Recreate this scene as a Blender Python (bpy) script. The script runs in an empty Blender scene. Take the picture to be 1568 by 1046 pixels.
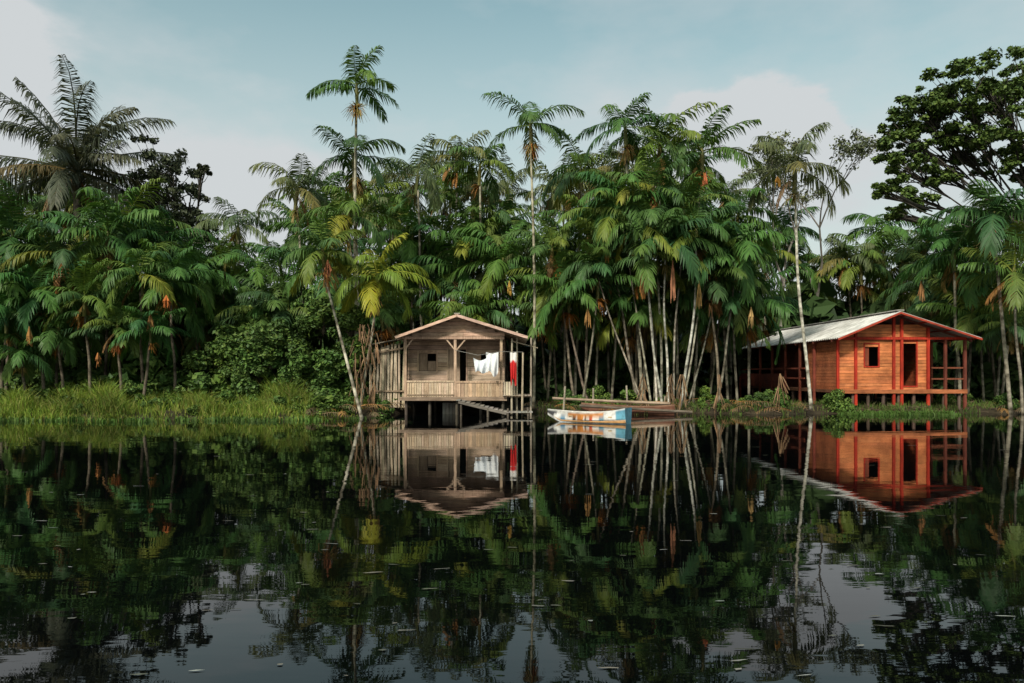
import bpy, math, random
import numpy as np
from mathutils import Vector
random.seed(11); R=np.random.RandomState(5)
U=random.uniform
sc=bpy.context.scene
sc.view_settings.view_transform='Standard'; sc.view_settings.look='None'; sc.view_settings.exposure=0
COL=sc.collection
CAMH=1.6
# survey helpers: bearing (tan) and elevation (tan) measured from the photographer's position -> metres
F=1132.0
def SX(px,d): return (px-784)/F*d
def SZ(py,d): return CAMH+(572-py)/F*d

# ------------------------------------------------------------------ mesh builder
class MB:
    def __init__(s): s.v=[];s.f=[];s.c=[]
    def add(s,vs,fs,col):
        o=len(s.v); s.v.extend([tuple(map(float,v)) for v in vs])
        s.f.extend([tuple(i+o for i in f) for f in fs])
        if len(col)==3 and not hasattr(col[0],'__len__'): s.c.extend([tuple(col)]*len(vs))
        else: s.c.extend(col)
    def box(s,x0,x1,y0,y1,z0,z1,col):
        vs=[(x,y,z) for z in(z0,z1) for y in(y0,y1) for x in(x0,x1)]
        s.add(vs,[(0,2,3,1),(4,5,7,6),(0,1,5,4),(2,6,7,3),(0,4,6,2),(1,3,7,5)],col)
    def beam(s,p0,p1,w,h,col,up=(0,0,1)):
        p0=Vector(p0);p1=Vector(p1);t=(p1-p0).normalized();u=Vector(up)
        if abs(t.dot(u))>0.95:u=Vector((0,1,0))
        a=t.cross(u).normalized();b=a.cross(t).normalized()
        vs=[]
        for p in(p0,p1):
            for i,j in((-1,-1),(1,-1),(1,1),(-1,1)): vs.append(p+a*(i*w/2)+b*(j*h/2))
        s.add(vs,[(0,3,2,1),(4,5,6,7),(0,1,5,4),(1,2,6,5),(2,3,7,6),(3,0,4,7)],col)
    def tube(s,pts,rad,col,n=6):
        pts=[Vector(p) for p in pts];vs=[];m=len(pts);a=None
        for i,p in enumerate(pts):
            t=(pts[min(i+1,m-1)]-pts[max(i-1,0)]).normalized()
            if a is None:
                r=Vector((1,0,0)) if abs(t.x)<0.8 else Vector((0,1,0)); a=t.cross(r).normalized()
            else: a=(a-t*a.dot(t)).normalized()
            b=t.cross(a)
            for k in range(n):
                q=2*math.pi*k/n; vs.append(p+(a*math.cos(q)+b*math.sin(q))*rad[i])
        fs=[(i*n+k,i*n+(k+1)%n,(i+1)*n+(k+1)%n,(i+1)*n+k) for i in range(m-1) for k in range(n)]
        fs.append(tuple(range(n-1,-1,-1)));fs.append(tuple((m-1)*n+k for k in range(n)))
        s.add(vs,fs,col)
    def mesh(s,name,mat,smooth=False,off=(0,0,0)):
        me=bpy.data.meshes.new(name)
        v=np.array(s.v)-np.array(off)
        me.from_pydata(v.tolist(),[],s.f)
        ca=me.color_attributes.new('Col','FLOAT_COLOR','POINT')
        c=np.ones((len(s.v),4));c[:,:3]=np.array(s.c);ca.data.foreach_set('color',c.ravel())
        me.materials.append(mat)
        if smooth: me.polygons.foreach_set('use_smooth',[True]*len(me.polygons))
        me.update();return me
    def obj(s,name,mat,parent=None,smooth=False):
        off=parent.location if parent else (0,0,0)
        o=bpy.data.objects.new(name,s.mesh(name,mat,smooth,off));COL.objects.link(o)
        if parent:o.parent=parent
        return o
def empty(name,loc=(0,0,0)):
    o=bpy.data.objects.new(name,None);o.location=loc;o.empty_display_size=.3;COL.objects.link(o);return o
def jit(c,a=.2):
    k=1+U(-a,a);return (c[0]*k*(1+U(-.06,.06)),c[1]*k,c[2]*k*(1+U(-.06,.06)))

# ------------------------------------------------------------------ materials
def newmat(name):
    m=bpy.data.materials.new(name);m.use_nodes=True;nt=m.node_tree
    return m,nt,nt.nodes,nt.links,nt.nodes['Principled BSDF']
def mixmul(N,L,a,b,fac=1,blend='MULTIPLY'):
    x=N.new('ShaderNodeMix');x.data_type='RGBA';x.blend_type=blend;x.inputs[0].default_value=fac
    for s,i in((a,6),(b,7)):
        if isinstance(s,tuple):x.inputs[i].default_value=s
        else:L.new(s,x.inputs[i])
    return x.outputs[2]
def noise(N,L,scale,detail=4,map_scale=None,coord='Object',rough=.5):
    t=N.new('ShaderNodeTexCoord');mp=N.new('ShaderNodeMapping');L.new(t.outputs[coord],mp.inputs[0])
    if map_scale:mp.inputs['Scale'].default_value=map_scale
    n=N.new('ShaderNodeTexNoise');n.inputs['Scale'].default_value=scale;n.inputs['Detail'].default_value=detail;n.inputs['Roughness'].default_value=rough
    L.new(mp.outputs[0],n.inputs['Vector']);return n.outputs[0]
def ramp(N,L,src,stops):
    r=N.new('ShaderNodeValToRGB');L.new(src,r.inputs[0]);e=r.color_ramp.elements
    while len(e)<len(stops):e.new(.5)
    for i,(p,c) in enumerate(stops):e[i].position=p;e[i].color=(*c,1)
    return r.outputs[0]
def leafmat(name,trans=.3,rough=.5,spec=.2):
    m,nt,N,L,P=newmat(name)
    at=N.new('ShaderNodeAttribute');at.attribute_name='Col'
    oi=N.new('ShaderNodeObjectInfo')
    rv=ramp(N,L,oi.outputs['Random'],[(0,(.7,.74,.78)),(.3,(.95,1,1)),(.6,(1.12,1.08,.88)),(.8,(.95,1.06,1)),(1,(.8,.95,.95))])
    c=mixmul(N,L,at.outputs['Color'],rv)
    L.new(c,P.inputs['Base Color']);P.inputs['Roughness'].default_value=rough;P.inputs['Specular IOR Level'].default_value=spec
    if trans:
        tr=N.new('ShaderNodeBsdfTranslucent');L.new(mixmul(N,L,c,(1.2,1.2,.6,1)),tr.inputs[0])
        ms=N.new('ShaderNodeMixShader');ms.inputs[0].default_value=trans
        L.new(P.outputs[0],ms.inputs[1]);L.new(tr.outputs[0],ms.inputs[2]);L.new(ms.outputs[0],N['Material Output'].inputs[0])
    return m
PALM=leafmat('palm_leaf',.22,.5)
LEAF=leafmat('broad_leaf',0,.55)
GRASS=leafmat('grass_blade',.25,.6)
def solid(name,stops,scale,ms=None,rough=.8,bump=0,spec=.3,detail=5,dirt=.62):
    m,nt,N,L,P=newmat(name)
    at=N.new('ShaderNodeAttribute');at.attribute_name='Col'
    nz=noise(N,L,scale,detail,ms)
    c=mixmul(N,L,at.outputs['Color'],ramp(N,L,nz,stops))
    n2=noise(N,L,.9,5,None,rough=.7);c=mixmul(N,L,c,ramp(N,L,n2,[(.35,(dirt,dirt*.98,dirt*.95)),(.6,(1.08,1.08,1.08))]))
    L.new(c,P.inputs['Base Color']);P.inputs['Roughness'].default_value=rough;P.inputs['Specular IOR Level'].default_value=spec
    if bump:
        b=N.new('ShaderNodeBump');b.inputs['Strength'].default_value=bump;b.inputs['Distance'].default_value=.02;L.new(nz,b.inputs['Height']);L.new(b.outputs[0],P.inputs['Normal'])
    return m
BARK=solid('palm_bark',[(.38,(.3,.28,.24)),(.5,(.8,.8,.75)),(.62,(1.25,1.25,1.2))],3.2,(1,1,1.3),.85,.4,dirt=.5)
BARK2=solid('tree_bark',[(.3,(.5,.5,.5)),(.7,(1.2,1.2,1.2))],6,(1,1,.3),.9,.4)
WOODH=solid('weathered_boards_h',[(.3,(.5,.46,.43)),(.7,(1.2,1.2,1.2))],3,(.7,3,22),.8,.2,dirt=.56)
WOODV=solid('weathered_boards_v',[(.3,(.5,.46,.43)),(.7,(1.2,1.2,1.2))],3,(22,22,.6),.8,.2,dirt=.56)
PAINT=solid('worn_paint',[(.3,(.7,.68,.66)),(.6,(1.1,1.1,1.1))],6,None,.45,.05)
CLOTH=solid('cloth',[(.3,(.9,.9,.9)),(.7,(1.05,1.05,1.05))],5,None,.9,dirt=.95)
ROOF=solid('fibre_cement_roof',[(.3,(.6,.6,.58)),(.65,(1.1,1.1,1.1))],2,(.6,3,3),.75)
SOILC=solid('mud',[(.3,(.5,.5,.5)),(.7,(1.3,1.3,1.2))],2,None,.75,.6)

# ------------------------------------------------------------------ world / sun / camera
SE,SR=math.radians(41),math.radians(205)
w=bpy.data.worlds.new('World');sc.world=w;w.use_nodes=True;N=w.node_tree.nodes;L=w.node_tree.links
bg=N['Background'];bg.inputs[1].default_value=.15
sky=N.new('ShaderNodeTexSky');sky.sky_type='NISHITA';sky.sun_disc=False;sky.sun_elevation=SE;sky.sun_rotation=SR
sky.air_density=1.2;sky.dust_density=2.0;sky.ozone_density=1.2
tc=N.new('ShaderNodeTexCoord');sep=N.new('ShaderNodeSeparateXYZ');L.new(tc.outputs['Generated'],sep.inputs[0])
def math_(op,a,b=0,clamp=False):
    m=N.new('ShaderNodeMath');m.operation=op;m.use_clamp=clamp
    for s,i in((a,0),(b,1)):
        if isinstance(s,(int,float)):m.inputs[i].default_value=s
        else:L.new(s,m.inputs[i])
    return m.outputs[0]
nz=N.new('ShaderNodeTexNoise');nz.inputs['Scale'].default_value=2.6;nz.inputs['Detail'].default_value=7;nz.inputs['Roughness'].default_value=.55
mp=N.new('ShaderNodeMapping');mp.inputs['Scale'].default_value=(1,1,2.2);mp.inputs['Location'].default_value=(.3,.2,.1);L.new(tc.outputs['Generated'],mp.inputs[0]);L.new(mp.outputs[0],nz.inputs[0])
hz=N.new('ShaderNodeMapRange');hz.interpolation_type='SMOOTHSTEP';L.new(sep.outputs[2],hz.inputs[0]);hz.inputs[1].default_value=.50;hz.inputs[2].default_value=.18;hz.inputs[3].default_value=.05;hz.inputs[4].default_value=.7
def blob(px,py,r0,r1,st):
    d=Vector(((px-784)/F,1,(572-py)/F)).normalized()
    vm=N.new('ShaderNodeVectorMath');vm.operation='DISTANCE';L.new(tc.outputs['Generated'],vm.inputs[0]);vm.inputs[1].default_value=d
    dd=math_('ADD',vm.outputs['Value'],math_('MULTIPLY',math_('SUBTRACT',nz.outputs[0],.5),-.45))
    mr=N.new('ShaderNodeMapRange');mr.interpolation_type='SMOOTHSTEP';L.new(dd,mr.inputs[0]);mr.inputs[1].default_value=r1;mr.inputs[2].default_value=r0;mr.inputs[3].default_value=0;mr.inputs[4].default_value=st
    return mr.outputs[0]
nr=N.new('ShaderNodeMapRange');L.new(nz.outputs[0],nr.inputs[0]);nr.inputs[1].default_value=.42;nr.inputs[2].default_value=.7;nr.inputs[3].default_value=0;nr.inputs[4].default_value=.6
m=math_('ADD',hz.outputs[0],nr.outputs[0])
for a in((-60,120,.04,.14,.7),(1170,220,.06,.1,.6),(330,330,.05,.22,.3)): m=math_('ADD',m,blob(*a))
m=math_('MINIMUM',m,.98)
mx=N.new('ShaderNodeMix');mx.data_type='RGBA';L.new(m,mx.inputs[0]);L.new(mixmul(N,L,sky.outputs[0],(1.12,1.25,.9,1)),mx.inputs[6]);mx.inputs[7].default_value=(4.2,4.4,4.5,1)
L.new(mx.outputs[2],bg.inputs[0])
S=Vector((math.sin(SR)*math.cos(SE),math.cos(SR)*math.cos(SE),math.sin(SE)))
sd=bpy.data.lights.new('sun','SUN');sd.energy=4.0;sd.angle=math.radians(5);sd.color=(1,.94,.83)
so=bpy.data.objects.new('sun',sd);so.rotation_euler=(-S).to_track_quat('-Z','Y').to_euler();so.location=(-20,-30,40);COL.objects.link(so)
cd=bpy.data.cameras.new('camera');cd.lens=26;cd.sensor_width=36;cd.shift_y=49/1568;cd.clip_end=3000;cd.clip_start=.05
co=bpy.data.objects.new('camera',cd);co.location=(0,0,CAMH);co.rotation_euler=(math.radians(90),0,0);COL.objects.link(co);sc.camera=co

# ------------------------------------------------------------------ terrain and water
EX=[-400,-60,-30,-17,-12,-8.5,-6.8,-5.4,-4.8,-4,0.4,1.2,3,5.5,8,10,13,19,24,60,400]
EY=[24,24,24.6,25.2,25.6,25.6,26.3,26.8,28.5,31,31,29.8,29.4,29.0,29.4,29.2,29.2,29.6,29.5,28,27]
def edge(x): return float(np.interp(x,EX,EY))+.3*math.sin(x*1.1)+.16*math.sin(x*3.3+1)+.08*math.sin(x*7.1)
def gz(x,y):
    t=y-edge(x)
    if t<-1.5:return -.8
    if t<0:return .8*t/1.5
    b=.28*(1-math.exp(-t*1.3))
    return b+.05*math.sin(x*2.1+y)*math.sin(y*1.7)*min(1,t)+.0015*max(0,t-15)
xs=np.concatenate([np.linspace(-600,-32,30),np.linspace(-30,30,240),np.linspace(32,600,30)])
ts=np.concatenate([[-700,-60,-10,-3],np.linspace(-1.6,8,36),np.linspace(9,30,16),[45,80,150,400,1200]])
mb=MB();vs=[];
for x in xs:
    e=edge(x)
    for t in ts: vs.append((x,e+t,gz(x,e+t)))
n=len(ts)
mb.add(vs,[(i*n+j,(i+1)*n+j,(i+1)*n+j+1,i*n+j+1) for i in range(len(xs)-1) for j in range(n-1)],(.04,.03,.018))
mb.obj('ground',SOILC,smooth=True)

m_,nt,N2,L2,P=newmat('river_water')
P.inputs['Base Color'].default_value=(.0012,.0016,.0018,1);P.inputs['Roughness'].default_value=.014;P.inputs['IOR'].default_value=1.36
na=noise(N2,L2,1.0,2,(.5,1.3,1));nb=noise(N2,L2,1.0,2,(3,9,1))
ad=N2.new('ShaderNodeMath');ad.operation='MULTIPLY_ADD';L2.new(nb,ad.inputs[0]);ad.inputs[1].default_value=.12;L2.new(na,ad.inputs[2])
bp=N2.new('ShaderNodeBump');bp.inputs['Strength'].default_value=1;bp.inputs['Distance'].default_value=.0032;L2.new(ad.outputs[0],bp.inputs['Height']);L2.new(bp.outputs[0],P.inputs['Normal'])
mb=MB();mb.add([(-600,-600,0),(600,-600,0),(600,60,0),(-600,60,0)],[(0,1,2,3)],(0,0,0));mb.obj('water',m_)

# ------------------------------------------------------------------ palms
GR=[(.08,.14,.032),(.068,.13,.034),(.092,.15,.032),(.062,.12,.042),(.12,.165,.035)]
def frond(mb,o,az,e0,Ln,bend,ll,n,col,droop=.55,wid=.05,curl=0):
    o=Vector(o);Sg=10;pts=[o.copy()];tan=[];p=o.copy()
    for i in range(Sg):
        s=(i+.5)/Sg;a=e0-bend*s**1.25;z=az+curl*s
        t=Vector((math.cos(z)*math.cos(a),math.sin(z)*math.cos(a),math.sin(a)))
        p=p+t*(Ln/Sg);pts.append(p.copy());tan.append(t)
    tan.append(tan[-1])
    mb.tube(pts[::2],[.028*(1-.85*i/5)*Ln/2.5 for i in range(6)],(col[0]*1.5,col[1]*1.25,col[2]),3)
    fold=U(.0,.5)
    for i in range(n):
        s=.11+.88*(i+.5)/n;q=s*Sg;k=min(int(q),Sg-1);f=q-k
        P0=pts[k].lerp(pts[k+1],f);t=tan[k].lerp(tan[min(k+1,Sg)],f).normalized()
        side=t.cross(Vector((0,0,1)));
        if side.length<.05: side=Vector((-math.sin(az),math.cos(az),0))
        side.normalize();nn=side.cross(t)
        prof=min(1,(s-.03)/.22)**.6*(1 if s<.65 else 1-.6*((s-.65)/.35)**1.6)
        tipk=1+.15*max(0,s-.6)
        for sg in(-1,1):
            if U(0,1)<.05:continue
            l=ll*prof*U(.8,1.12);fw=.4+.55*s+U(-.14,.14)
            d=(side*sg*math.cos(fw)+t*math.sin(fw)+nn*(fold*.6+U(-.1,.2))).normalized()
            c=jit(col,.25);c=(c[0]*tipk*tipk,c[1]*tipk,c[2]);w=wid*U(.75,1.15);P1=P0;vsl=[];dr=droop*U(.75,1.5)
            for j,ww in enumerate((.65,1,.1)):
                wv=(t-d*t.dot(d));wv=wv.normalized() if wv.length>.05 else nn
                vsl+= [P1-wv*w*ww/2,P1+wv*w*ww/2]
                d=(d+Vector((0,0,-1))*dr*(.7+.7*j)).normalized();P1=P1+d*(l/2)
            mb.add(vsl,[(0,1,3,2),(2,3,5,4)],c)
ORG=[(.26,.13,.05),(.32,.14,.04),(.2,.12,.06),(.28,.18,.07)]
def crown(name,n=11,Ln=2.4,ll=.72,e_hi=82,e_lo=-8,bend=70,cols=GR,dead=1,tuft=1,nleaf=34,droop=.65,wid=.062,shaft=(.16,.15,.05),boot=0):
    mb=MB();a0=U(0,6.28)
    for i in range(n):
        u=i/(n-1);az=a0+i*2.39996+U(-.3,.3);e=math.radians(e_hi+(e_lo-e_hi)*u**.85+U(-10,10))
        c=random.choice(cols)
        if u>.75 and U(0,1)<.3:c=(c[0]*1.5,c[1]*1.12,c[2]*.85)
        frond(mb,(0,0,U(-.1,.1)),az,e,Ln*U(.8,1.14)*(.8 if i==0 else 1),math.radians(bend*U(.65,1.4)),ll*U(.9,1.08),nleaf,c,droop,wid,U(-.6,.6))
    for i in range(dead):
        frond(mb,(0,0,-.25),U(0,6.28),math.radians(U(-60,-25)),Ln*.6,math.radians(50),ll*.5,18,random.choice(ORG),.8,.045)
    mb.add(*tubearr([(0,0,.15),(0,0,-.25),(0,0,-.9)],[.04,.09,.075]),shaft)
    for k in range(tuft):
        c=random.choice([(.34,.17,.06),(.42,.16,.04),(.3,.22,.08),(.26,.13,.05)]);az=U(0,6.28)
        for j in range(50):
            a=az+U(-1.6,1.6);e=U(-1.3,.35);l=U(.3,.75)
            p=Vector((0,0,-.95));d=Vector((math.cos(a)*math.cos(e),math.sin(a)*math.cos(e),math.sin(e)));q=p+d*l*.6;r=q+(d+Vector((0,0,-.9))).normalized()*l*.5
            sd_=Vector((-math.sin(a),math.cos(a),0))*.016
            mb.add([p-sd_,p+sd_,q+sd_,q-sd_,r+sd_*.6,r-sd_*.6],[(0,1,2,3),(3,2,4,5)],jit(c,.3))
    for k in range(boot):
        a=U(0,6.28);z=-U(.1,1.2);d=Vector((math.cos(a),math.sin(a),0));mb.beam(d*.1+Vector((0,0,z-.4)),d*.35+Vector((0,0,z)),.12,.04,jit((.09,.07,.04)))
    return mb.mesh(name,PALM)
def tubearr(pts,rad,n=6):
    t=MB();t.tube(pts,rad,(0,0,0),n);return t.v,t.f
LUSH=[(.058,.135,.035),(.048,.115,.04),(.075,.15,.035),(.062,.13,.03)]
LIME=[(.2,.25,.03),(.16,.23,.035),(.24,.25,.03)]
DULL=[(.11,.13,.06),(.095,.125,.06),(.13,.145,.06)]
CR=[crown('palm_crown_a%d'%i,n=random.choice([10,11,12,13]),dead=random.choice([0,1,1,2]),tuft=1+(i%3==0),e_lo=U(-15,0),bend=U(60,92),ll=U(.66,.82)) for i in range(8)]
CL=[crown('palm_crown_lush%d'%i,n=13,Ln=2.7,ll=.85,cols=LUSH,dead=i%2,e_lo=-20,bend=80,wid=.078) for i in range(5)]
CT=[crown('palm_crown_tall%d'%i,n=9,Ln=2.4,ll=.7,cols=GR[:4],e_hi=78,e_lo=-5,bend=72,dead=0,tuft=3,nleaf=38,wid=.06) for i in range(3)]
CD=[crown('palm_crown_dull%d'%i,n=9,Ln=2.3,ll=.75,cols=DULL,e_lo=0,bend=80,dead=1,droop=.9,wid=.055) for i in range(3)]
CY=[crown('palm_crown_lime%d'%i,n=12,Ln=2.3,ll=.7,cols=LIME,e_lo=-15,bend=80,dead=1) for i in range(2)]
CU=[crown('palm_crown_upright',n=32,Ln=5.6,ll=1.15,cols=[(.1,.11,.07),(.12,.12,.07),(.08,.09,.055)],e_hi=92,e_lo=-15,bend=55,dead=3,tuft=0,nleaf=66,wid=.075,droop=.75,boot=40)]
STEM=[]
for i in range(6):
    mb=MB();pts=[];ph=U(0,6);am=U(.1,.4)
    for k in range(12):
        z=-.8-k*1.25;u=k/11;pts.append((am*math.sin(u*3+ph)-am*math.sin(ph),am*math.cos(u*2.5+ph)-am*math.cos(ph),z))
    g=random.choice([(.14,.12,.09),(.22,.2,.16),(.1,.085,.065)])
    mb.tube(pts,[.05+.004*k for k in range(12)],g,6);STEM.append(mb.mesh('stem%d'%i,BARK,True))
def inst(name,me,loc,rz,s,parent,tilt=(0,0)):
    o=bpy.data.objects.new(name,me);pl=parent.location;o.location=(loc[0]-pl[0],loc[1]-pl[1],loc[2]-pl[2])
    o.rotation_euler=(tilt[0],tilt[1],rz);o.scale=(s,s,s) if not hasattr(s,'__len__') else s;COL.objects.link(o);o.parent=parent;return o
def palm(px,py,d,bpx,me,s=1,bark=(.3,.28,.22),r=.07,bow=0,rz=None,bd=None,name='palm_tree'):
    bd=bd or d;cx,cz=SX(px,d),SZ(py,d);bx=SX(bpx,bd);bz=gz(bx,bd)-.15
    e=empty(name,(bx,bd,bz));mb=MB();pts=[];rr=[]
    top=cz-.7*s;wb=U(-.06,.06);wp=U(0,6)
    for k in range(17):
        u=k/16;b=math.sin(math.pi*u)*bow+wb*math.sin(u*7+wp)*math.sin(math.pi*u)
        pts.append((bx+(cx-bx)*u+b,bd+(d-bd)*u,bz+(top-bz)*u));rr.append(r*(1.6 if k==0 else 1.15-.45*u)*U(.96,1.05))
    mb.tube(pts,rr,bark,8);mb.obj('trunk',BARK,e,True)
    inst('crown',me,(cx,d,cz),U(0,6.28) if rz is None else rz,s,e,(U(-.1,.1),U(-.1,.1)))
    return e
palm(546,132,30,549,CT[0],.95,bow=-.1)
palm(541,240,31,556,CT[1],1.08,r=.06)
palm(494,385,27.4,556,CR[1],.9,bark=(.45,.41,.34),r=.055,bd=26.9)
palm(578,425,28.4,551,CY[0],1.0,r=.06)
palm(535,330,30,560,CR[2],1.05,r=.05)
palm(812,190,31,817,CT[2],.95,bow=.1,bark=(.36,.33,.25),r=.06)
palm(957,195,32,985,CT[1],1.0)
palm(1010,225,33,1003,CR[0],1.2)
palm(1075,232,34,1048,CR[3],1.2)
palm(1217,258,30,1243,CD[0],1.15,bark=(.55,.52,.46),r=.065,bow=-.12)
palm(1522,330,29.5,1548,CL[0],1.05,bark=(.3,.27,.22));palm(1552,415,29,1566,CR[4],1.0,bark=(.25,.22,.18),r=.055);palm(1460,385,33,1470,CL[1],1.0)
palm(365,345,37,372,CD[1],1.05,r=.05)
palm(455,290,34,475,CD[2],1.1);palm(640,268,35,650,CD[0],1.05);palm(700,240,37,690,CD[1],1.05)
palm(735,255,36,740,CR[5],1.05);palm(890,262,34,880,CR[2],1.05)
palm(770,400,33.5,790,CL[2],1);palm(700,410,35,700,CL[3],1.15)
PA=(.58,.55,.48);PB=(.45,.42,.35)
for bpx,tpx,tpy,dd,bk in((998,950,300,31,PB),(1006,982,345,30.2,PA),(1012,1000,290,31,PB),(1024,1018,370,30,PA),(1030,1046,320,30.8,PB),(1040,1066,350,30.2,PA),(1046,1085,390,31.2,PB),(1016,990,395,29.8,PA),(988,915,400,31,(.3,.27,.22)),(980,935,330,31,(.25,.22,.18)),(1095,1125,380,31,(.22,.19,.15)),(1103,1088,430,31,(.2,.17,.13)),(880,845,380,32,(.2,.17,.13)),(890,915,430,31,(.25,.22,.17)),(905,870,450,31.5,(.15,.12,.1)),(1085,1130,330,33,(.2,.17,.13)),(1052,1100,410,31.6,(.3,.27,.22))):
    palm(tpx,tpy,dd,bpx,random.choice(CR+CR+CL),U(.88,1.05),bark=jit(bk,.15),r=U(.036,.058),bow=U(-.2,.2))
big=palm(118,262,37,125,CU[0],.97,bark=(.07,.06,.05),r=.25,name='buriti_palm')

forest=empty('palm_forest',(0,38,0))
PX=[-400,0,100,200,290,330,400,430,480,550,620,700,760,850,950,1050,1130,1200,1300,1380,1450,1500,1568,2000]
PY=[300,300,285,290,350,362,385,320,290,280,285,262,275,272,250,250,275,335,375,365,370,330,310,300]
def prof(px):return float(np.interp(px,PX,PY))
def fp(px,d,py,pool,s):
    x=SX(px,d);z=SZ(py,d)
    if z<1.8:return
    rz=U(0,6.28)
    inst('palm',random.choice(pool),(x,d,z),rz,s,forest,(U(-.18,.18),U(-.18,.18)))
    inst('stem',random.choice(STEM),(x,d,z),rz,(1,1,1),forest,(U(-.05,.05),U(-.05,.05)))
for d,step,lo,hi in((44,48,0,40),(40,54,15,90),(37,54,60,150),(34.8,58,110,220),(33,66,160,260)):
    px=-240
    while px<1800:
        q=px+U(-20,20);x=SX(q,d)
        if d<35 and (600<q<690): px+=step;continue
        if d<45.5 and 11.8<x<19.8: px+=step;continue
        if 320<q<430 and U(0,1)<.5: px+=step;continue
        py=min(prof(q)+U(lo,hi),478)
        pool=(CL+CL+CR) if q<330 else (CR+CR+CL+CD+CY[:1] if U(0,1)<.5 else CR+CL)
        if d>39: pool=CD+CR
        fp(q,d,py,pool,U(.95,1.25));px+=step*U(.8,1.2)
for px in range(840,1130,32):
    fp(px+U(-12,12),U(32,33.5),U(340,470),CR+CL+CR+CY[:1],U(.9,1.1))
for px in range(640,830,38):
    fp(px+U(-12,12),U(35.5,36.5),U(350,470),CR+CL,U(1,1.2))
for px,py,d,s in((20,360,30,1.1),(95,390,29.5,1.05),(165,360,31,1.15),(215,420,29.5,.95),(262,430,30,.9),(60,450,29,.9),(130,455,28.8,.85),(10,480,28.6,.9),(190,350,33,1.2),(250,375,33,1.0),(-40,420,29,1.1),(230,505,28.6,.6),(180,500,28.8,.7),(90,505,29,.7),(35,540,28.5,.6),(300,420,33,.9),(395,415,34,.8),(345,400,35,.8)):
    palm(px,py,d,px+U(-12,12),random.choice(CL+CL+CR),s,bark=(.16,.13,.1),r=.06)
for px,py,d,s in((1330,400,46,1.2),(1400,390,47,1.2),(1270,410,46,1.1),(1210,400,46,1.1),(1440,440,46,1),(1500,460,34,.9),(1545,500,31,.7),(1490,400,33,1.0),(1200,350,46,1.1),(1350,350,47,1.1),(1300,440,46,1.2),(1240,440,46,1.2),(1380,440,46,1.2),(1170,390,44,1.1)):
    fp(px,d,py,CL+CR,s)

# ------------------------------------------------------------------ leaf clouds
def leafcloud(mb,C,rad,n,size,cols,flat=.6,shell=.5):
    C=np.array(C);rad=np.array(rad)
    d=R.normal(size=(n,3));d/=np.linalg.norm(d,axis=1)[:,None]
    r=(shell+(1-shell)*R.rand(n))[:,None]**.7
    p=C+d*r*rad
    nrm=d*.6+R.normal(size=(n,3))*.6+np.array([0,0,flat]);nrm/=np.linalg.norm(nrm,axis=1)[:,None]
    a=np.cross(nrm,R.normal(size=(n,3)));a/=np.linalg.norm(a,axis=1)[:,None];b=np.cross(nrm,a)
    s=size*(.6+.8*R.rand(n))[:,None];l=a*s;w_=b*s*.32
    V=np.stack([p-l*.5,p+w_-l*.05,p+l*.5-nrm*s*.12,p-w_-l*.05],1).reshape(-1,3)
    cc=np.array(cols)[R.randint(0,len(cols),n)]*(.7+.6*R.rand(n))[:,None]
    o=len(mb.v);mb.v.extend(V.tolist());mb.c.extend(np.repeat(cc,4,0).tolist())
    mb.f.extend([(o+4*i,o+4*i+1,o+4*i+2,o+4*i+3) for i in range(n)])
SH=[(.06,.11,.025),(.08,.135,.03),(.045,.085,.02),(.11,.16,.035)]
SB=[(.11,.185,.035),(.14,.2,.04),(.085,.15,.03)]
def shrub(name,k=14,n=260,size=.13,cols=SH):
    mb=MB()
    for i in range(k):
        a=U(0,6.28);r=U(0,.85);z=U(.15,1.05)*(1.15-.5*r);q=U(.16,.42)
        leafcloud(mb,(math.cos(a)*r,math.sin(a)*r,z),(q,q,q*.8),int(n*q/.32),size,cols,.5,.3)
        mb.tube([(0,0,-.1),(math.cos(a)*r*.4,math.sin(a)*r*.4,z*.5),(math.cos(a)*r,math.sin(a)*r,z)],[.02,.014,.006],(.05,.04,.03),4)
    return mb.mesh(name,LEAF)
SHR=[shrub('shrub_mesh%d'%i,16,220) for i in range(3)]+[shrub('shrub_mesh_b%d'%i,12,80,.3) for i in range(2)]
SBR=[shrub('shrub_bright%d'%i,14,110,.2,SB) for i in range(2)]
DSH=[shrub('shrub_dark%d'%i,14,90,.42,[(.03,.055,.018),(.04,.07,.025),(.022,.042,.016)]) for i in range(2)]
und=empty('undergrowth',(0,34,0))
def sh(px,d,s,pool=SHR,z=None,name='shrub'):
    x=SX(px,d);inst(name,random.choice(pool),(x,d,(gz(x,d)-.1) if z is None else z),U(0,6.28),(s*U(.85,1.2),s*U(.85,1.2),s*U(.8,1.1)),und)
for d in(49,46):  # rear foliage rows, added to block horizon light between the trunks
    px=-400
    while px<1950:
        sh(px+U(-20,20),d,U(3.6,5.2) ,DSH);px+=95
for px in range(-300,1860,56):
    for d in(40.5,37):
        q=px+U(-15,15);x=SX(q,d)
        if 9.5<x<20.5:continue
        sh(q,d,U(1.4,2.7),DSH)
for px in range(-260,600,30):
    q=px+U(-12,12);sh(q,U(31,33),U(1.1,1.9));sh(q,U(29,30.5),U(.5,1.2),SHR+SBR)
for px in range(-180,560,24):
    q=px+U(-12,12);d=U(27.2,29.5)
    if q<440 or d>28: sh(q,d,U(.25,.65),SBR+SHR+SHR)
for i in range(46):
    q=U(330,560);d=U(29.6,33);x=SX(q,d);sh(q,d,U(.6,1.4),SHR[:3],z=U(.1,SZ(455+abs(q-470)*.15,d)-1.3))
for q,d,s in((455,26.8,.6),(478,26.6,.7),(500,26.9,.65),(525,27.2,.5),(590,28.6,.5),(577,27.8,.35),(430,26.9,.5),(600,29.8,.6),(465,26.2,.35),(120,26.4,.35),(300,26.3,.4),(250,27.2,.5)): sh(q,d,s,SHR)
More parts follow.
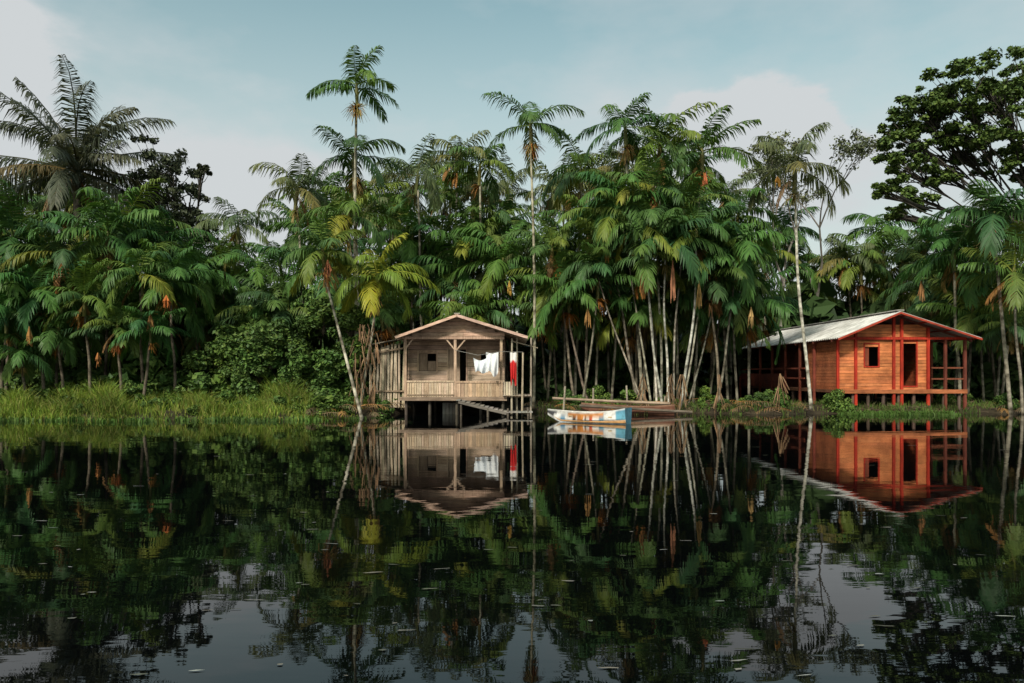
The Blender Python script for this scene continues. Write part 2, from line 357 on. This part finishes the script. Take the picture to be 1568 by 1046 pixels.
for i in range(34):
    q=U(830,1580);d=U(30.3,33)
    x=SX(q,d)
    if 12.6<x<19 :continue
    sh(q,d,U(.25,.7),SHR)
for q,d,s in((1282,29.6,.75),(1290,29.5,.5),(1110,30.2,.5),(1195,29.8,.4),(925,29.7,.4),(1540,30.2,.6)): sh(q,d,s,SBR+SHR)

def tree(name,base,h,clusters,trunk_r,cols,size,nleaf,bark=(.07,.06,.05),fork=.5,flat=.9,nsub=7,kr=(.3,.5),sp=1.0):
    e=empty(name,base);mb=MB();lf=MB();B=Vector(base);fk=B+Vector((U(-.3,.3),0,h*fork))
    mb.tube([B-Vector((0,0,.3)),B.lerp(fk,.5)+Vector((.2,0,0)),fk],[trunk_r*1.3,trunk_r,trunk_r*.8],bark,8)
    for C,r in clusters:
        C=Vector(C);mid=fk.lerp(C,.5)+Vector((U(-.4,.4),U(-.4,.4),U(-.8,.1)))
        mb.tube([fk,fk.lerp(mid,.5)+Vector((U(-.2,.2),0,U(-.2,.1))),mid,mid.lerp(C,.5)+Vector((0,0,U(-.3,.2))),C],[trunk_r*.45,trunk_r*.32,trunk_r*.2,trunk_r*.12,.025],bark,6)
        for j in range(nsub):
            D=C+Vector((U(-1,1)*r[0],U(-1,1)*r[1],U(-1,1)*r[2]))*sp;mb.tube([mid.lerp(C,U(.4,.9)),(mid.lerp(C,.8)+D)/2+Vector((0,0,-.1)),D],[.04,.022,.008],bark,4)
            k=U(*kr);leafcloud(lf,D,(r[0]*k,r[1]*k,r[2]*k*.7),int(nleaf*(k/kr[1])**1.5),size,cols,flat,.05)
    mb.obj('branches',BARK2,e,True);lf.obj('foliage',LEAF,e)
cl=[]
dR=36
for px,py,r in((1375,200,1.1),(1410,165,1.2),(1455,140,1.3),(1510,122,1.3),(1565,115,1.4),(1420,215,1.2),(1480,190,1.3),(1540,180,1.3),(1385,255,1.1),(1350,290,.4),(1440,262,1.0),(1500,240,1.2),(1600,150,1.6),(1620,220,1.6),(1700,180,2),(1560,250,1.0),(1400,300,.8),(1375,325,.4),(1650,110,1.6),(1465,225,.9),(1530,145,1.0)):
    d=dR+U(-1.8,1.8);cl.append(((SX(px,d),d,SZ(py,d)),(r*.95,r*.95,r*.75)))
tree('broadleaf_tree',(SX(1640,dR),dR,.3),14,cl,.28,[(.06,.1,.022),(.085,.13,.028),(.11,.155,.03)],.19,210,fork=.5,nsub=20,flat=.8,kr=(.18,.46),sp=1.08)
cl=[]
for px,py,r in((240,250,1.0),(270,270,1.1),(230,300,1.1),(290,310,1.0),(255,335,1.3),(300,350,.8),(308,262,.3),(215,350,1.2)):
    d=38+U(-1,1);cl.append(((SX(px,d),d,SZ(py,d)),(r,r,r*.95)))
tree('dark_leaved_tree',(SX(265,38),38,.3),10,cl,.2,[(.05,.06,.035),(.06,.07,.04),(.035,.045,.025)],.17,150,fork=.55,flat=.2,nsub=15,kr=(.2,.48),sp=1.1)
def twig(name,px,py,d,top,spread,seed):
    random.seed(seed);mb=MB();lf=MB();bx=SX(px,d);e=empty(name,(bx,d,.2))
    def rec(p,dr,l,r,k):
        q=p+dr*l;mb.tube([p,(p+q)/2+Vector((U(-1,1),U(-1,1),0))*l*.06,q],[r,r*.85,r*.7],(.2,.18,.16),5 if k<3 else 3)
        if k>=3: leafcloud(lf,q,(.35,.35,.3),8 if k<5 else 12,.15,[(.15,.16,.08),(.11,.13,.06)],.3,.1)
        if k>=6:return
        for j in range(2 if k<1 else random.choice([2,3])):
            nd=(dr+Vector((U(-1,1),U(-1,1),U(-.3,.4)))*spread).normalized();rec(q,nd,l*U(.5,.72),r*.66,k+1)
    zt=SZ(top,d);rec(Vector((bx,d,.2)),Vector((0,0,1)),zt*.46,.11,0)
    mb.obj('branches',BARK2,e);lf.obj('foliage',LEAF,e)
twig('sparse_tree',1200,0,43,235,.6,3);twig('sparse_tree',1252,0,44,280,.55,8)
random.seed(77)

# ------------------------------------------------------------------ grass
def blades(name,pts,hmin,hmax,cols,w=.022):
    n=len(pts);pts=np.array(pts);a=R.rand(n)*6.28;h=hmin+(hmax-hmin)*R.rand(n)
    if pts.shape[1]==4:h=h*pts[:,3]
    ln=(.15+.6*R.rand(n))*h;sd=np.stack([np.cos(a),np.sin(a),0*a],1);b=R.rand(n)*6.28;bd=np.stack([np.cos(b),np.sin(b),0*a],1)
    p=pts[:,:3];w_=w*(.7+.6*R.rand(n))[:,None]
    m1=p+bd*(ln*.3)[:,None]+np.array([0,0,1])*(h*.6)[:,None];m2=p+bd*ln[:,None]+np.array([0,0,1])*(h*(.7+.3*R.rand(n)))[:,None]
    V=np.stack([p-sd*w_/2,p+sd*w_/2,m1+sd*w_/2,m1-sd*w_/2,m2],1).reshape(-1,3)
    mb=MB();mb.v=V.tolist();cc=np.array(cols)[R.randint(0,len(cols),n)]*(.7+.6*R.rand(n))[:,None]
    cc=cc*(.8+.3*np.sin(pts[:,0]*1.1+pts[:,1]*2)*np.sin(pts[:,0]*.37+1))[:,None]
    mb.c=np.repeat(cc,5,0).tolist()
    for i in range(n):o=5*i;mb.f+=[(o,o+1,o+2,o+3),(o+3,o+2,o+4)]
    mb.obj(name,GRASS)
pts=[]
while len(pts)<30000:
    x=U(-28,-5.6);t=U(-.3,4.6) ;y=edge(x)+t
    q=math.sin(x*1.3+y*.9)*math.sin(x*.47+2+y*.8)+.5*math.sin(x*3.7+y*2.3)
    if q<-.35 and U(0,1)<.7:continue
    k=.5+.7*max(0,q)+.14*max(t,0)
    if t<.3:k*=.6
    if x>-7.2:k*=.6
    pts.append((x,y,max(gz(x,y),-.02)-.02,k))
blades('grass',pts,.25,.8,[(.15,.23,.035),(.19,.25,.04),(.11,.18,.03),(.24,.24,.07)])
pts=[]
for i in range(260):
    x=U(1,24);t=U(-.1,2.2)**1;y=edge(x)+t
    if random.random()<.4: t=.1
    for j in range(22):
        xx=x+random.gauss(0,.16);yy=y+random.gauss(0,.16);pts.append((xx,yy,max(gz(xx,yy),-.02),1))
blades('bank_grass',pts,.1,.35,[(.08,.14,.03),(.11,.17,.04),(.13,.12,.05)])
pts=[]
for i in range(70):
    x=U(13.2,17.2);y=28.7+U(-.4,.5);
    for j in range(20):pts.append((x+random.gauss(0,.12),y+random.gauss(0,.1),0,1))
for i in range(90):
    x=U(-26,-5.5);y=edge(x)-U(.1,1.1)
    for j in range(14):pts.append((x+random.gauss(0,.25),y+random.gauss(0,.08),0,1))
blades('water_plants',pts,.06,.2,[(.1,.19,.035),(.14,.22,.05)],.05)

# ------------------------------------------------------------------ houses
def hboards(mb,x0,x1,y,z0,z1,bh,col,holes=(),t=.025,ja=.15,gab=None):
    z=z0
    while z<z1-.02:
        zz=min(z+bh,z1);zc=(z+zz)/2;segs=[(x0,x1)]
        if gab: segs=[gab(zc)]
        for hx0,hx1,hz0,hz1 in holes:
            if hz0<zc<hz1:
                ns=[]
                for a,b in segs:
                    if hx0>a:ns.append((a,min(b,hx0)))
                    if hx1<b:ns.append((max(a,hx1),b))
                segs=[s for s in ns if s[1]-s[0]>.02]
        for a,b in segs:
            cuts=[a]
            if b-a>1.8: cuts.append(a+(b-a)*U(.3,.7))
            cuts.append(b)
            for ca,cb in zip(cuts[:-1],cuts[1:]):
                if cb-ca>.03: mb.box(ca+.002,cb-.002,y-t/2+U(-.004,.004),y+t/2,z+.005,zz-.005,jit(col,ja))
        z+=bh
def yboards(mb,x,y0,y1,z0,z1,bh,col,t=.025):
    z=z0
    while z<z1-.02:
        mb.box(x-t/2,x+t/2,y0,y1,z+.004,min(z+bh,z1)-.004,jit(col,.15));z+=bh
def vboards(mb,x0,x1,y,z0,z1,bw,col,ztop=None,ja=.2,gap=.008,zj=.0):
    x=x0
    while x<x1-.02:
        zt=(ztop(x) if ztop else z1)+U(-zj,zj);mb.box(x+gap,min(x+bw,x1),y-.012,y+.012+U(0,.008),z0,zt,jit(col,ja));x+=bw

# --- beige wooden house
H=empty('wooden_house',(-2.1,28.6,0))
BE=(.56,.41,.3);BD=(.36,.27,.19);PK=(.62,.4,.29);ST=(.5,.42,.3)
yf=28.6;ze=3.02;zp=3.86;xl,xr,xc=-4.45,.6,-2.1
mb=MB()
mb.box(-4.3,-.25,yf,34.4,.6,.68,(.22,.17,.12))
mb.box(-4.35,-.2,yf-.05,yf-.003,.55,.7,jit(BD))
mb.obj('floor_deck',WOODH,H)
mb=MB()
for x in(-4.1,-3.2,-2.15,-1.2,-.35):
    for y in(28.75,31,34): mb.tube([(x,y,-.9),(x+U(-.03,.03),y,.6)],[.065,.055],jit((.09,.075,.06)),7)
vboards(mb,-2.75,-2.1,29.2,-.1,.45,.13,(.2,.19,.18))
mb.obj('stilts',WOODV,H)
mb=MB()
for x in(-4.13,-2.2,-.42): mb.box(x-.05,x+.05,yf+.02,yf+.12,.68,2.93,jit(BE,.1))
mb.box(-4.25,-.3,yf+.0,yf+.14,2.93,3.04,jit(PK,.1))
mb.beam((-4.13,yf+.06,2.55),(-3.85,yf+.06,2.93),.05,.05,BE);mb.beam((-2.2,yf+.06,2.45),(-1.8,yf+.06,2.93),.05,.05,BE);mb.beam((-2.2,yf+.06,2.5),(-2.55,yf+.06,2.93),.05,.05,BE)
mb.obj('porch_posts',WOODV,H)
mb=MB()
vboards(mb,-4.08,-2.25,yf+.02,.7,1.28,.095,(.7,.54,.39),gap=.02,zj=.01)
mb.box(-4.08,-2.25,yf-.02,yf+.004,1.26,1.33,jit((.64,.49,.35)));mb.box(-4.08,-2.25,yf-.015,yf+.004,.75,.8,BD)
vboards(mb,-2.15,-.45,yf+.02,.7,1.25,.15,(.56,.41,.28),gap=.014)
mb.box(-2.15,-.45,yf-.02,yf+.004,1.24,1.31,jit(BE))
vboards(mb,-.36,.12,yf+.15,.75,1.28,.1,(.6,.53,.4),gap=.02)
mb.obj('porch_railing',WOODV,H)
mb=MB();yw=29.8
holes=[(-3.75,-3.05,1.7,2.45),(-1.25,-.75,1.7,2.4),(-2.55,-1.85,.7,2.6)]
hboards(mb,-4.2,-.3,yw,.69,3.05,.17,(.54,.4,.3),holes,ja=.22)
yboards(mb,-4.2,yw+.02,34.3,.69,3.05,.17,BD);yboards(mb,-.3,yw+.02,34.3,.69,3.05,.17,BD)
hboards(mb,-4.2,-.3,34.3,.69,3.05,.17,BD)
yboards(mb,-4.17,yf+.15,yw-.02,.69,1.3,.17,BE)
mb.obj('walls',WOODH,H)
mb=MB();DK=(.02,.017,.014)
mb.box(-4.1,-.4,yw+1.2,yw+1.25,.7,3,DK);mb.obj('interior_shade_sheet',WOODH,H)  # near-black sheet behind the openings, room darkness put into its colour
mb=MB()
for hx0,hx1,hz0,hz1 in holes:
    for a,b,c,d_ in((hx0-.06,hx0,hz0-.05,hz1+.06),(hx1,hx1+.06,hz0-.05,hz1+.06)): mb.box(a,b,yw-.04,yw+.02,c,d_,jit(BE))
    mb.box(hx0,hx1,yw-.038,yw+.02,hz1,hz1+.06,jit(BE))
mb.box(-3.73,-3.4,yw-.03,yw-.005,1.72,2.43,(.3,.22,.16));mb.box(-3.38,-3.07,yw-.0,yw+.02,1.72,2.1,(.34,.25,.19))
mb.obj('windows',WOODV,H)
mb=MB();mb.box(-2.53,-2.1,yw-.02,yw+.01,.72,2.58,(.4,.3,.22));mb.obj('door',WOODV,H)
mb=MB()
def gab1(z):
    k=(zp-.06-z)/(zp-ze);k=max(0,min(1,k));return (xc+(xl-xc)*k*.93,xc+(-.15-xc)*min(1,k*1.15))
hboards(mb,0,0,yf+.02,3.05,zp-.08,.14,(.6,.4,.3),gab=gab1)
mb.obj('gable',WOODH,H)
mb=MB();yr0,yr1=28.15,34.8
for xa in(xl,xr):
    n=60
    vs=[]
    for i in range(n+1):
        y=yr0+(yr1-yr0)*i/n;dz=.018*(i%2)
        vs+=[(xc,y,zp+dz),(xa,y,ze+dz),(xc,y,zp-.03+dz),(xa,y,ze-.03+dz)]
    fs=[]
    for i in range(n):
        a=4*i;b=a+4;fs+=[(a,a+1,b+1,b),(a+2,b+2,b+3,a+3),(a+1,a+3,b+3,b+1)]
    fs+=[(0,2,3,1)];mb.add(vs,fs,(.35,.28,.22))
mb.beam((xc,yr0,zp+.03),(xc,yr1,zp+.03),.22,.03,(.4,.36,.3))
mb.obj('roof',ROOF,H)
mb=MB()
for xa in(xl,xr):
    mb.beam((xc,yr0-.02,zp-.05),(xa,yr0-.02,ze-.05),.03,.1,jit((.66,.46,.36),.05),up=(0,0,1))
    for y in(28.7,30,31.4,32.8,34.2): mb.beam((xc,y,zp-.1),(xa,y,ze-.1),.05,.09,BD)
    for k in(.2,.5,.8): mb.beam((xc+(xa-xc)*k,yr0,zp+(ze-zp)*k-.05),(xc+(xa-xc)*k,yr1,zp+(ze-zp)*k-.05),.05,.05,BE)
mb.obj('rafters',WOODH,H)
mb=MB()
x=-5.6
while x<-4.25:
    ln_=U(-.1,.04);zt=2.6+.28*(x+5.6)/1.3+U(-.1,.06)
    mb.beam((x+U(-.02,.02),29.4+U(-.02,.02),.25),(x-ln_,29.4,zt),.022,.085*U(.7,1.1),jit((.58,.48,.35),.3),up=(1,0,0));x+=.112
mb.beam((-5.6,29.3,2.4),(-4.2,29.3,2.62),.05,.06,BD);mb.beam((-5.6,29.35,.9),(-4.2,29.35,.9),.05,.06,BD)
mb.beam((-5.7,29.5,2.72),(-4.25,29.5,3.0),.7,.03,(.3,.26,.2))
mb.obj('side_annex',WOODV,H)
mb=MB()
for x,y,z1 in((.0,28.55,2.95),(.2,28.9,3.25),(.42,28.3,2.4),(.75,28.9,3.0)): mb.tube([(x+U(-.05,.05),y,-.7),(x,y,z1)],[.045,.035],jit((.45,.39,.3)),6)
mb.beam((-.4,28.6,.72),(.75,28.8,.72),.05,.07,BD)
for k in range(9): mb.box(-.35+k*.12,-.25+k*.12,28.4,30.2,.74,.765,jit((.4,.34,.27)))
mb.beam((.0,28.55,2.85),(1.0,28.9,2.6),.03,.03,ST)
mb.obj('side_platform',WOODV,H)
J=empty('wooden_jetty',(-1,27.9,0));mb=MB()
for k in range(11):
    u=k/10;x=-2.0+1.75*u;z=.60-.42*u;mb.beam((x,27.5,z),(x,28.5,z),.15,.025,jit((.3,.28,.26)))
mb.beam((-2,27.5,.54),(-.2,27.5,.11),.05,.1,(.18,.16,.14));mb.beam((-2,28.45,.54),(-.2,28.45,.11),.05,.1,(.18,.16,.14))
for k in range(7): mb.box(-.2+k*.14,-.07+k*.14,27.45,28.4,.14,.17,jit((.32,.3,.27)))
for x,y in((-1.9,27.55),(-.9,27.5),(-.15,27.5),(.6,27.5),(.6,28.4),(-.9,28.4)): mb.tube([(x,y,-.8),(x,y,.5 if x<-1 else .3)],[.045,.04],(.12,.1,.08),6)
mb.obj('planks',WOODH,J)
Lm=empty('hanging_laundry',(-.8,28.3,2.4))
def cloth(name,x0,x1,y,zt,zb,col,amp=.05,sag=.05,split=None):
    mb=MB();nx,nz=16,12;vs=[];cs=[];ph=U(0,3)
    for i in range(nx+1):
        u=i/nx
        for j in range(nz+1):
            v=j/nz;x=x0+(x1-x0)*(u+(.5-u)*.3*v*(1+math.sin(u*9+ph))/2);z=zt-sag*math.sin(math.pi*u)-(zt-zb)*v*(1+.14*math.sin(u*7+ph))
            vs.append((x,y+amp*math.sin(u*14+v*2)*(.3+v)+amp*.5*math.sin(v*5+u*3),z));c=split if (split and v<.3) else col;cs.append(c)
    mb.add(vs,[(i*(nz+1)+j,(i+1)*(nz+1)+j,(i+1)*(nz+1)+j+1,i*(nz+1)+j+1) for i in range(nx) for j in range(nz)],cs);mb.obj(name,CLOTH,Lm,True)
cloth('white_sheet',-1.48,-.95,28.3,2.2,1.72,(.66,.69,.73),.06,.1);cloth('white_shirt',-1.0,-.52,28.28,2.42,1.62,(.72,.73,.75),.06)
cloth('red_towel',-.08,.17,28.3,2.42,1.28,(.5,.02,.02),.04,.02,(.7,.67,.65))
mb=MB();mb.tube([(-2.2,28.55,2.5),(-1.3,28.3,2.3),(-.4,28.3,2.44),(.42,28.3,2.42)],[.008]*4,(.3,.3,.28),4);mb.obj('line',PAINT,Lm)

# --- red/orange house
G=empty('red_wooden_house',(15.5,30,0));OR=(.68,.23,.085);RD=(.45,.035,.015);RB=(.26,.08,.04)
xl,xr,xc=13.0,18.75,15.5;ze,zp=3.02,4.08;y0,y1=29.5,43.5;yw=30.2;zf=.93
mb=MB();mb.box(13.2,18.4,yw-.1,43,zf-.12,zf,(.2,.09,.05))
mb.box(13.1,18.5,yw-.16,yw-.103,zf-.14,zf+.02,(.45,.15,.06));mb.obj('floor_deck',WOODH,G)
mb=MB()
x=13.3
while x<18.5:
    for y in(30.2,32.5,35,38,40.8): mb.tube([(x,y,-.3),(x,y,zf-.12)],[.07,.065],jit((.14,.09,.07)),6)
    x+=.62
mb.obj('stilts',WOODV,G)
mb=MB();holes=[(14.4,14.95,1.9,2.75),(15.95,16.5,1.1,2.85)]
def gab2(z):
    k=(zp-.1-z)/(zp-ze);return (max(13.28,xc+(xl-xc)*k),min(17.0,xc+(xr-xc)*k))
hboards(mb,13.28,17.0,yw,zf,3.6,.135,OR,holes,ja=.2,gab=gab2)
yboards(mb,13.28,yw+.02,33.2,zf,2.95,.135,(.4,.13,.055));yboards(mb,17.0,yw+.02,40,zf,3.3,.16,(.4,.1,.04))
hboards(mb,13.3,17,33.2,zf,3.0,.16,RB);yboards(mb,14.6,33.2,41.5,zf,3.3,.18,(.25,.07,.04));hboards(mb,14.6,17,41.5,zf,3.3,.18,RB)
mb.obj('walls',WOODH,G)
mb=MB()
for px_ in(13.27,14.0,15.55,15.87,16.95): mb.box(px_-.05,px_+.05,yw-.12,yw-.03,.3,zp-.14-(zp-ze)*abs(px_-xc)/(2.5 if px_<xc else 3.25),jit(RD,.1))
for hx0,hx1,hz0,hz1 in holes:
    mb.box(hx0-.05,hx0,yw-.04,yw+.03,hz0,hz1+.05,RD);mb.box(hx1,hx1+.05,yw-.04,yw+.03,hz0,hz1+.05,RD);mb.box(hx0-.05,hx1+.05,yw-.042,yw+.03,hz1+.05,hz1+.1,RD);mb.box(hx0-.05,hx1+.05,yw-.042,yw+.03,hz0-.05,hz0,RD)
mb.box(13.2,18.5,yw-.13,yw-.065,2.98,3.08,RD)
mb.box(14.42,14.6,yw+.06,yw+.08,1.92,2.73,(.25,.06,.03))
for x in(17.65,18.45): mb.box(x-.05,x+.05,yw-.12,yw-.02,-.2,3.0,jit((.2,.05,.03)))
for y in(32.5,35,37.5,40):
    mb.box(18.4,18.5,y,y+.1,-.2,3.0,RB)
for y in(32.2,33.8,35.6,37.4,39.2,41,42.6): mb.box(13.12,13.22,y,y+.1,-.1,3.0,jit((.25,.06,.035)))
for z in(1.35,1.8): mb.box(17.1,18.45,yw-.07,yw-.03,z,z+.06,RB); mb.box(13.15,13.2,33.3,42.6,z,z+.07,(.32,.08,.045));mb.box(18.42,18.47,yw,41,z,z+.06,RB)
yboards(mb,13.17,36.5,42.6,zf,1.6,.16,(.28,.07,.04))
mb.obj('posts_and_frames',WOODV,G)
mb=MB();mb.box(13.5,16.9,32,32.04,zf,3.0,DK);mb.obj('interior_shade_sheet',WOODH,G)  # dark sheet added behind window and door to stand for interior shade
mb=MB()
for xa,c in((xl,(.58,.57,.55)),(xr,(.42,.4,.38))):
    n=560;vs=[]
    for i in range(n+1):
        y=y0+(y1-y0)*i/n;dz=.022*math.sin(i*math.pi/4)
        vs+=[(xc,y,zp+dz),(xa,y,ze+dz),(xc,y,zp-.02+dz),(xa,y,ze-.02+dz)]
    fs=[]
    for i in range(n):
        a=4*i;b=a+4;fs+=[(a,a+1,b+1,b),(a+2,b+2,b+3,a+3),(a+1,a+3,b+3,b+1)]
    fs+=[(0,2,3,1)];mb.add(vs,fs,c)
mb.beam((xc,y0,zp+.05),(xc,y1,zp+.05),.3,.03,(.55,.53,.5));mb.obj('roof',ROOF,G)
mb=MB()
for xa in(xl,xr):
    mb.beam((xc,y0-.02,zp-.06),(xa,y0-.02,ze-.06),.03,.075,(.38,.05,.025))
    for y in(30.15,32,34,36,38,40,42): mb.beam((xc,y,zp-.1),(xa,y,ze-.1),.05,.08,(.2,.06,.04))
    for k in(.1,.35,.65,.97): mb.beam((xc+(xa-xc)*k,y0,zp+(ze-zp)*k-.05),(xc+(xa-xc)*k,y1,zp+(ze-zp)*k-.05),.05,.05,RD)
mb.obj('rafters',WOODH,G)

# ------------------------------------------------------------------ boat
def boat(name,bow,stern,W,hB,hS,cols,side,inner,floor=-.1):
    bow=Vector(bow);stern=Vector(stern);e=empty(name,(bow+stern)/2);ax=(stern-bow);Ln=ax.length;ax.normalize();lat=Vector((-ax.y,ax.x,0))
    mb=MB();n=48;vs=[];cs=[]
    for i in range(n+1):
        u=i/n;wd=W*(min(1,(u/.55))**.75)*(1-.25*max(0,(u-.6)/.4)**1.5);wd=max(wd,.015)
        sh_=hB*(1-u)**2.2+hS*u**2.5+.25;k=-.1+.3*max(0,1-u/.18)**1.5
        P0=bow+ax*(u*Ln-(.18*(1-u)**6))
        rows=[(wd,sh_),(wd*.97,sh_-.07),(wd*.9,k+(sh_-k)*.45),(wd*.62,k+.05),(0,k),(-wd*.62,k+.05),(-wd*.9,k+(sh_-k)*.45),(-wd*.97,sh_-.07),(-wd,sh_),(-wd+.03 if wd>.04 else 0,sh_),(-wd*.82,k+.12),(wd*.82,k+.12),(wd-.03 if wd>.04 else 0,sh_)]
        for j,(a,z) in enumerate(rows):
            vs.append(P0+lat*a+Vector((0,0,z)));cs.append(side(u,j) if j<=9 or j==12 else inner)
    m=13;fs=[(i*m+j,i*m+(j+1)%m,(i+1)*m+(j+1)%m,(i+1)*m+j) for i in range(n) for j in range(m)]
    mb.add(vs,fs,cs)
    o=n*m;tv=[vs[o+j] for j in range(9)];mb.add([v+ax*.004 for v in tv],[tuple(range(9))],cols['transom'])
    mb.obj('hull',PAINT,e,False)
    mb=MB()
    for u in(.3,.55,.8):
        c=bow+ax*(u*Ln);mb.beam(c-lat*W*.85*(1 if u>.4 else .75)+Vector((0,0,.2)),c+lat*W*.85*(1 if u>.4 else .75)+Vector((0,0,.2)),.2,.03,cols['seat'])
    mb.obj('seats',WOODH,e);return e
def side(u,j):
    if j in(0,8,9,12):return (.66,.66,.64)
    if j in(1,7):
        if u>.88:return (.12,.32,.45)
        if u<.12:return (.06,.06,.07)
        return (.6,.24,.07) if .25<u<.75 else (.7,.69,.67)
    if j in(2,6):
        if u<.08:return(.05,.05,.05)
        if .16<u<.22:return (.1,.25,.4)
        if .32<u<.37 or .48<u<.52:return (.05,.045,.05)
        if .39<=u<=.47:return (.6,.22,.05)
        if .56<u<.6:return (.55,.08,.05)
        if .68<u<.73:return (.12,.3,.42)
        if u>.88:return (.14,.38,.5)
        return (.74,.72,.69)
    return (.66,.66,.66)
boat('wooden_boat',(1.36,24.7,.02),(3.7,23.5,.02),.46,.15,.24,{'transom':(.16,.38,.48),'seat':(.55,.4,.2)},side,(.5,.25,.08))
boat('dugout_canoe',(2.9,29.1,.05),(6.3,28.8,.05),.33,.16,.1,{'transom':(.1,.06,.04),'seat':(.15,.1,.07)},lambda u,j:(.16,.07,.045) if j not in(0,8) else (.28,.17,.11),(.07,.04,.03))
mb=MB();mb.tube([(1.6,29.3,.62),(4,29.2,.5),(6.2,29.0,.42)],[.05,.055,.06],(.4,.3,.22),7);mb.tube([(2.6,28.6,.35),(6.9,28.3,.12)],[.06,.05],(.16,.13,.1),7)
for x in(2,3.2,4.6,6):mb.tube([(x,29.3,-.5),(x+U(-.1,.1),29.2,U(.7,1.3))],[.045,.035],(.4,.35,.28),6)
mb.obj('mooring_poles',WOODH)
mb=MB()
for i in range(70):
    x=random.choice([U(1,12),U(19,24),U(-7,-5)]);y=edge(x)+U(-.2,1.6);frond(mb,(x,y,max(gz(x,y),0)+.12),U(0,6.28),.35,U(.8,1.7),math.radians(50),.3,12,random.choice([(.2,.12,.06),(.14,.1,.06),(.3,.16,.06)]),.6,.03)
mb.obj('fallen_fronds',PALM)
mb=MB()
for i in range(260):
    x=U(1,23);t=U(0,2.5);y=edge(x)+t;a=U(0,6.28);l=U(.2,.9);mb.tube([(x,y,gz(x,y)+.02),(x+math.cos(a)*l,y+math.sin(a)*l,gz(x,y)+U(.02,.2))],[.015,.01],jit((.14,.1,.07),.4),4)
mb.obj('driftwood',BARK2)
mb=MB()
SP=[(1030,398,462,29.3,.2,(.6,.27,.15)),(985,405,450,29.3,.3,(.45,.22,.08)),(502,398,425,27.0,.28,(.4,.15,.07)),(255,452,470,28.3,.35,(.65,.2,.05)),(180,515,540,28.2,.2,(.5,.15,.05)),(1190,270,285,29.8,.3,(.6,.3,.05)),(1520,335,360,29.1,.2,(.5,.12,.05)),(1550,430,460,28.7,.2,(.5,.14,.05)),(575,430,460,28.1,.15,(.5,.14,.05)),(230,480,505,28.3,.3,(.4,.22,.08)),(150,540,560,28,.2,(.5,.2,.06)),(930,380,400,30,.25,(.5,.25,.06)),(1080,265,290,31,.25,(.5,.14,.06)),(1000,285,310,31,.25,(.4,.2,.08)),(830,480,505,31,.2,(.4,.3,.08)),(780,430,450,32,.2,(.5,.3,.06)),(1410,430,460,33,.3,(.4,.2,.08)),(900,470,500,30,.25,(.45,.24,.08)),(1070,430,470,29.6,.22,(.5,.3,.1)),(45,500,530,27.8,.25,(.4,.2,.06)),(870,300,325,33,.3,(.5,.3,.08)),(1150,470,500,30,.25,(.4,.26,.1))]
for px,p0,p1,d,w_,c in SP:
    x=SX(px,d);za,zb=SZ(p0,d),SZ(p1,d)
    for k in range(16):
        o=U(-.5,.5)*w_;mb.tube([(x,d,za),(x+o*.7,d+U(-.1,.1),(za+zb)/2),(x+o,d+U(-.1,.1),zb+U(-.1,.25))],[.012,.026,.006],jit(c,.35),5)
for px in(552,560,568,545,575,1025,1045,1100,1195,985):
    d=29.2 if px>600 else 28.3;x=SX(px,d)
    for k in range(16): 
        o=U(-.3,.3);z=U(.6,3.6 if px<600 else 1.6);mb.tube([(x+o*.3,d,z),(x+o,d+U(-.2,.2),z-U(.4,.8))],[.02,.012],jit((.26,.16,.09),.4),4)
mb.obj('dry_spathes',BARK2)
mb=MB()
for i in range(110):
    y=3.9*(19/3.9)**(U(0,1)**1.35);x=U(-.75,.75)*y;a=U(-.25,.25);l=U(.015,.075)*(.6+y/14);w_=U(.004,.008)*(1+y/8)
    n=8;vs=[]
    for k in range(n):
        q=2*math.pi*k/n;r=U(.5,1.35);u,v=math.cos(q)*l*r,math.sin(q)*w_*r;vs.append((x+u*math.cos(a)-v*math.sin(a),y+u*math.sin(a)+v*math.cos(a),.006))
    mb.add(vs,[tuple(range(n))],jit(random.choice([(.16,.15,.13),(.08,.08,.06),(.24,.24,.23)]),.4))
mb.obj('floating_debris',PAINT)
print('objects',len(bpy.data.objects))
